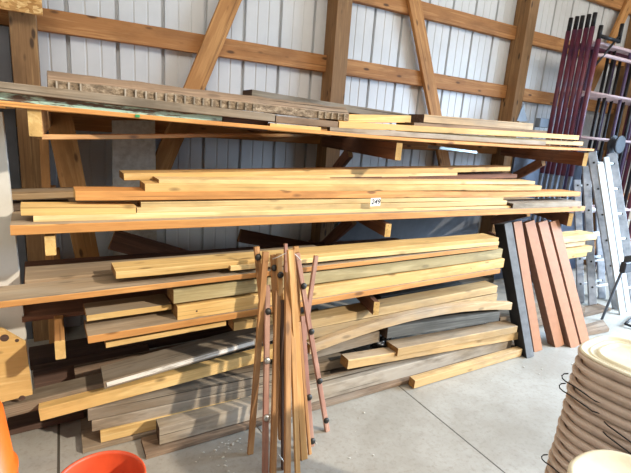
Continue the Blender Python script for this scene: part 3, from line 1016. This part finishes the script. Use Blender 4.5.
# rake-like comb and dark iron piece at the right edge
rt = empty('brush_head', PY(626, 262, 2.05), 'dark toothed brush head at the right edge beside white boards', 'brush')
q = link('brush_block', box_bm(.24, .05, .10, .008, (.08, 0, -.05)), 'blade', rt)
bm = bmesh.new()
for k in range(14):
    tube_into(bm, [(-.035 + k * .0165, 0, -.005), (-.045 + k * .0165, -.004, .06)], .0055, 6)
link('bristles', bm, 'bristle', rt)
tube('handle', [rt.location + Vector((.03, .02, -.03)), rt.location + Vector((.07, .12, -(rt.location.z) + .01))], .012, 'galv', rt)
rt = empty('iron_frame', PZ(628, 326, 0), 'low dark iron frame on the floor at the right edge', 'metal frame')
b0 = rt.location
tube('frame_bar', [b0 + Vector((-.06, .0, .03)), b0 + Vector((.35, .1, .03))], .012, 'blade', rt)
tube('frame_bar', [b0 + Vector((-.06, .0, .03)), b0 + Vector((.0, -.12, .012))], .012, 'blade', rt)
tube('frame_bar', [b0 + Vector((.0, -.12, .012)), b0 + Vector((.35, -.05, .012))], .012, 'blade', rt)

# ------------------------------------------------------------------ buckets
def pail_bm(r=.15, h=.36, se=3.1):
    # nested pail: tapering wall, stepped collar, flat flange rim, open inside
    prof = [(r * .80, 0), (r * .925, h - .034), (r * .94, h - .033), (r * .95, h - .013), (r * 1.055, h - .0125), (r * 1.065, h - .003), (r * 1.03, h), (r * .955, h), (r * .94, h - .006), (r * .90, h - .03), (r * .78, .012)]
    return lathe_bm(prof, 56, se)


PX0, PY0, ROT = 1.645, .66, .1
PITCHZ, NP, RP, HP = .0345, 17, .150, .36
proto = None
GP = 'nested square pails in the tall stack'
ztop = .925
for i in range(NP):
    zb = ztop - HP - PITCHZ * i
    if zb < -.001:
        break
    nth = ('topmost', 'second', 'third', 'fourth', 'fifth', 'sixth', 'seventh', 'eighth', 'ninth', 'tenth', 'eleventh', 'twelfth', 'thirteenth', 'fourteenth', 'fifteenth', 'sixteenth', 'seventeenth')[i]
    lab = 'beige square pail with cream lid, topmost of the nested stack' if i == 0 else 'beige square pail, %s from the top of the nested stack' % nth
    if proto is None:
        o = link('pail', pail_bm(RP, HP), 'pail', smooth=False)
        proto = o
        for pgn in o.data.polygons: pgn.use_smooth = False
    else:
        o = proto.copy()
        COL.objects.link(o)
    jx, jy = (random.Random(i).uniform(-.003, .003), random.Random(i + 50).uniform(-.003, .003))
    o.location = (PX0 + jx - .0022 * i, PY0 + jy, zb)
    o.rotation_euler = (0, 0, ROT + random.Random(i + 9).uniform(-.02, .02))
    tag(o, lab, 'pail', GP)
# wire bails hanging on some of the pails are separate pieces of those pails
pails = [q for q in COL.objects if q.name.startswith('pail') and q.type == 'MESH']
for i, (aa, fl_) in enumerate(((2, 1), (3, 1), (4, -1), (5, -1), (11, 1))):
    o = pails[aa]
    z0 = HP - .045
    xf = -(RP * 1.04 + .004)
    pts = [(xf + .004, .012, z0 - .004), (xf - .003, .03, z0 - .006), (xf - .004, .075, z0 + .004), (xf - .004, .105, z0 + .010), (xf - .008, .128, z0 + .014), (xf - .014, .138, z0 + .022), (xf - .015, .141, z0 + .031), (xf - .010, .138, z0 + .038), (xf + .002, .130, z0 + .040)]
    if fl_ < 0:
        pts = [(x, y - .13, z) for (x, y, z) in pts[:4]] + [(xf + .004, -.01, z0 + .012)]
    bm = bmesh.new()
    tube_into(bm, pts, .0022, 6)
    h = link('wire_bail', bm, 'dark_metal', o, smooth=True)
# lid on the topmost pail
lid = lathe_bm([(.146, -.004), (.1555, -.002), (.156, .003), (.150, .006), (.143, .004), (.139, -.012), (.132, -.014), (.129, -.002), (.124, .001), (.120, -.002), (.117, -.013), (.111, -.014), (.107, .001), (.101, .005), (.094, .002), (.088, -.004), (.02, -.005)], 56, 3.1)
o = link('lid', lid, 'pail_lid', pails[0], smooth=True)
o.location = (0, 0, HP + .004)
o['label'] = 'cream snap-on lid'

# second, nearer pail with a lid
c2 = PZ(641, 491, .80)
rt = empty('lidded_pail', (c2.x, c2.y, 0), 'pail with cream oval lid standing before the nested stack', 'pail')
bm = lathe_bm([(.12, .0), (.135, .70), (.14, .715), (.14, .775), (.12, .777)], 40, 2.3)
link('pail_body', bm, 'pail', rt, smooth=True)
bm = lathe_bm([(.138, .765), (.15, .767), (.151, .79), (.145, .797), (.136, .796), (.13, .788), (.02, .788)], 48, 2.3)
link('lid', bm, 'pail_lid', rt, smooth=True)

# red bucket
def bucket(label, loc, h, r, mat, name='bucket'):
    rt = empty(name, loc, label, 'bucket')
    bm = lathe_bm([(r * .84, 0), (r * .95, h - .09), (r * 1.0, h - .088), (r * 1.0, h - .08), (r * .965, h - .075), (r * .975, h - .012), (r * 1.03, h - .01), (r * 1.03, h), (r * .985, h + .002), (r * .96, h - .01), (r * .83, .012)], 48)
    link('bucket_body', bm, mat, rt, smooth=True)
    bm = bmesh.new()
    pts = [(math.cos(math.pi * k / 20) * r * 1.04, -math.sin(math.pi * k / 20) * r * 1.07, h - .085 - .03 * math.sin(math.pi * k / 20)) for k in range(21)]
    tube_into(bm, pts, .0025, 6)
    link('wire_bail', bm, 'steel', rt, smooth=True)
    return rt


bucket('open red-orange plastic bucket on the floor before the pile', (.055, 1.465, 0), .37, .145, 'red_plastic')
# upturned orange bucket at the left edge
rt = empty('upturned_bucket', (-.378, 1.88, 0), 'bright orange bucket turned upside down at the left edge', 'bucket')
h, r = .475, .148
bm = lathe_bm([(r * 1.09, .0), (r * 1.10, .01), (r * 1.06, .014), (r * 1.05, .19), (r * 1.075, .196), (r * 1.075, .214), (r * 1.0, .219), (r * .86, h - .01), (r * .83, h), (r * .3, h)], 48)
link('bucket_body', bm, 'orange_plastic', rt, smooth=True)

# crumbs of sawdust and chips on the floor
bm = bmesh.new()
rnd = random.Random(4)
for (px, py, n, sp) in ((226, 446, 26, .07), (73, 437, 5, .012), (23, 446, 3, .02), (215, 466, 10, .1), (338, 405, 5, .08), (345, 455, 5, .15), (590, 305, 20, .2), (545, 385, 10, .2)):
    c = PZ(px, py, .003)
    for k in range(n):
        q = c + Vector((rnd.gauss(0, sp), rnd.gauss(0, sp * .5), 0))
        if q.y > 1.93 and q.x < 3: q.y = 1.9 - rnd.random() * .1
        s_ = rnd.uniform(.003, .008)
        bmesh.ops.create_icosphere(bm, subdivisions=1, radius=s_, matrix=Matrix.Translation(q) @ Matrix.Diagonal((1, rnd.uniform(.4, 1), .45, 1)))
o = link('wood_crumbs', bm, 'crumb')
tag(o, 'scattered pale wood chips and sawdust crumbs on the concrete', 'debris', kind='stuff')

# ------------------------------------------------------------------ light
sun = bpy.data.lights.new('sun', 'SUN')
sun.energy = 3.7
sun.color = (1.0, .91, .78)
sun.angle = math.radians(1.6)
so = bpy.data.objects.new('sun', sun)
COL.objects.link(so)
el, az = math.radians(29), math.radians(41)
d = Vector((-math.sin(az) * math.cos(el), math.cos(az) * math.cos(el), -math.sin(el)))
so.rotation_euler = d.to_track_quat('-Z', 'Y').to_euler()
so.location = (3, -6, 6)

ar = bpy.data.lights.new('side_door_daylight', 'AREA')
ar.shape = 'RECTANGLE'
ar.size, ar.size_y = 2.4, 2.4
ar.energy = 350
ar.spread = math.radians(110)
ar.color = (.52, .74, 1.0)
ao = bpy.data.objects.new('side_door_daylight', ar)
COL.objects.link(ao)
ao.location = (7.2, .4, 2.0)
ao.rotation_euler = Vector((-2.2, .55, -1.6)).to_track_quat('-Z', 'Z').to_euler()

sk = bpy.data.lights.new('upper_wall_fill', 'AREA')  # added fill lamp that brightens the upper wall; no skylight is built
sk.shape = 'RECTANGLE'
sk.size, sk.size_y = 11.0, 1.4
sk.energy = 205
sk.color = (1.0, .94, .85)
sko = bpy.data.objects.new('upper_wall_fill', sk)
COL.objects.link(sko)
sko.location = (3.2, .5, 4.05)
sko.rotation_euler = Vector((0, 1, -.6)).to_track_quat('-Z', 'Y').to_euler()

wd = bpy.data.worlds.new('world')
SC.world = wd
wd.use_nodes = True
bg = wd.node_tree.nodes['Background']
bg.inputs[0].default_value = (.88, .94, 1.0, 1)
bg.inputs[1].default_value = .13

SC.view_settings.view_transform = 'Standard'
SC.view_settings.look = 'None'
SC.view_settings.gamma = 1
SC.view_settings.exposure = 0.12
SC.view_settings.use_curve_mapping = False
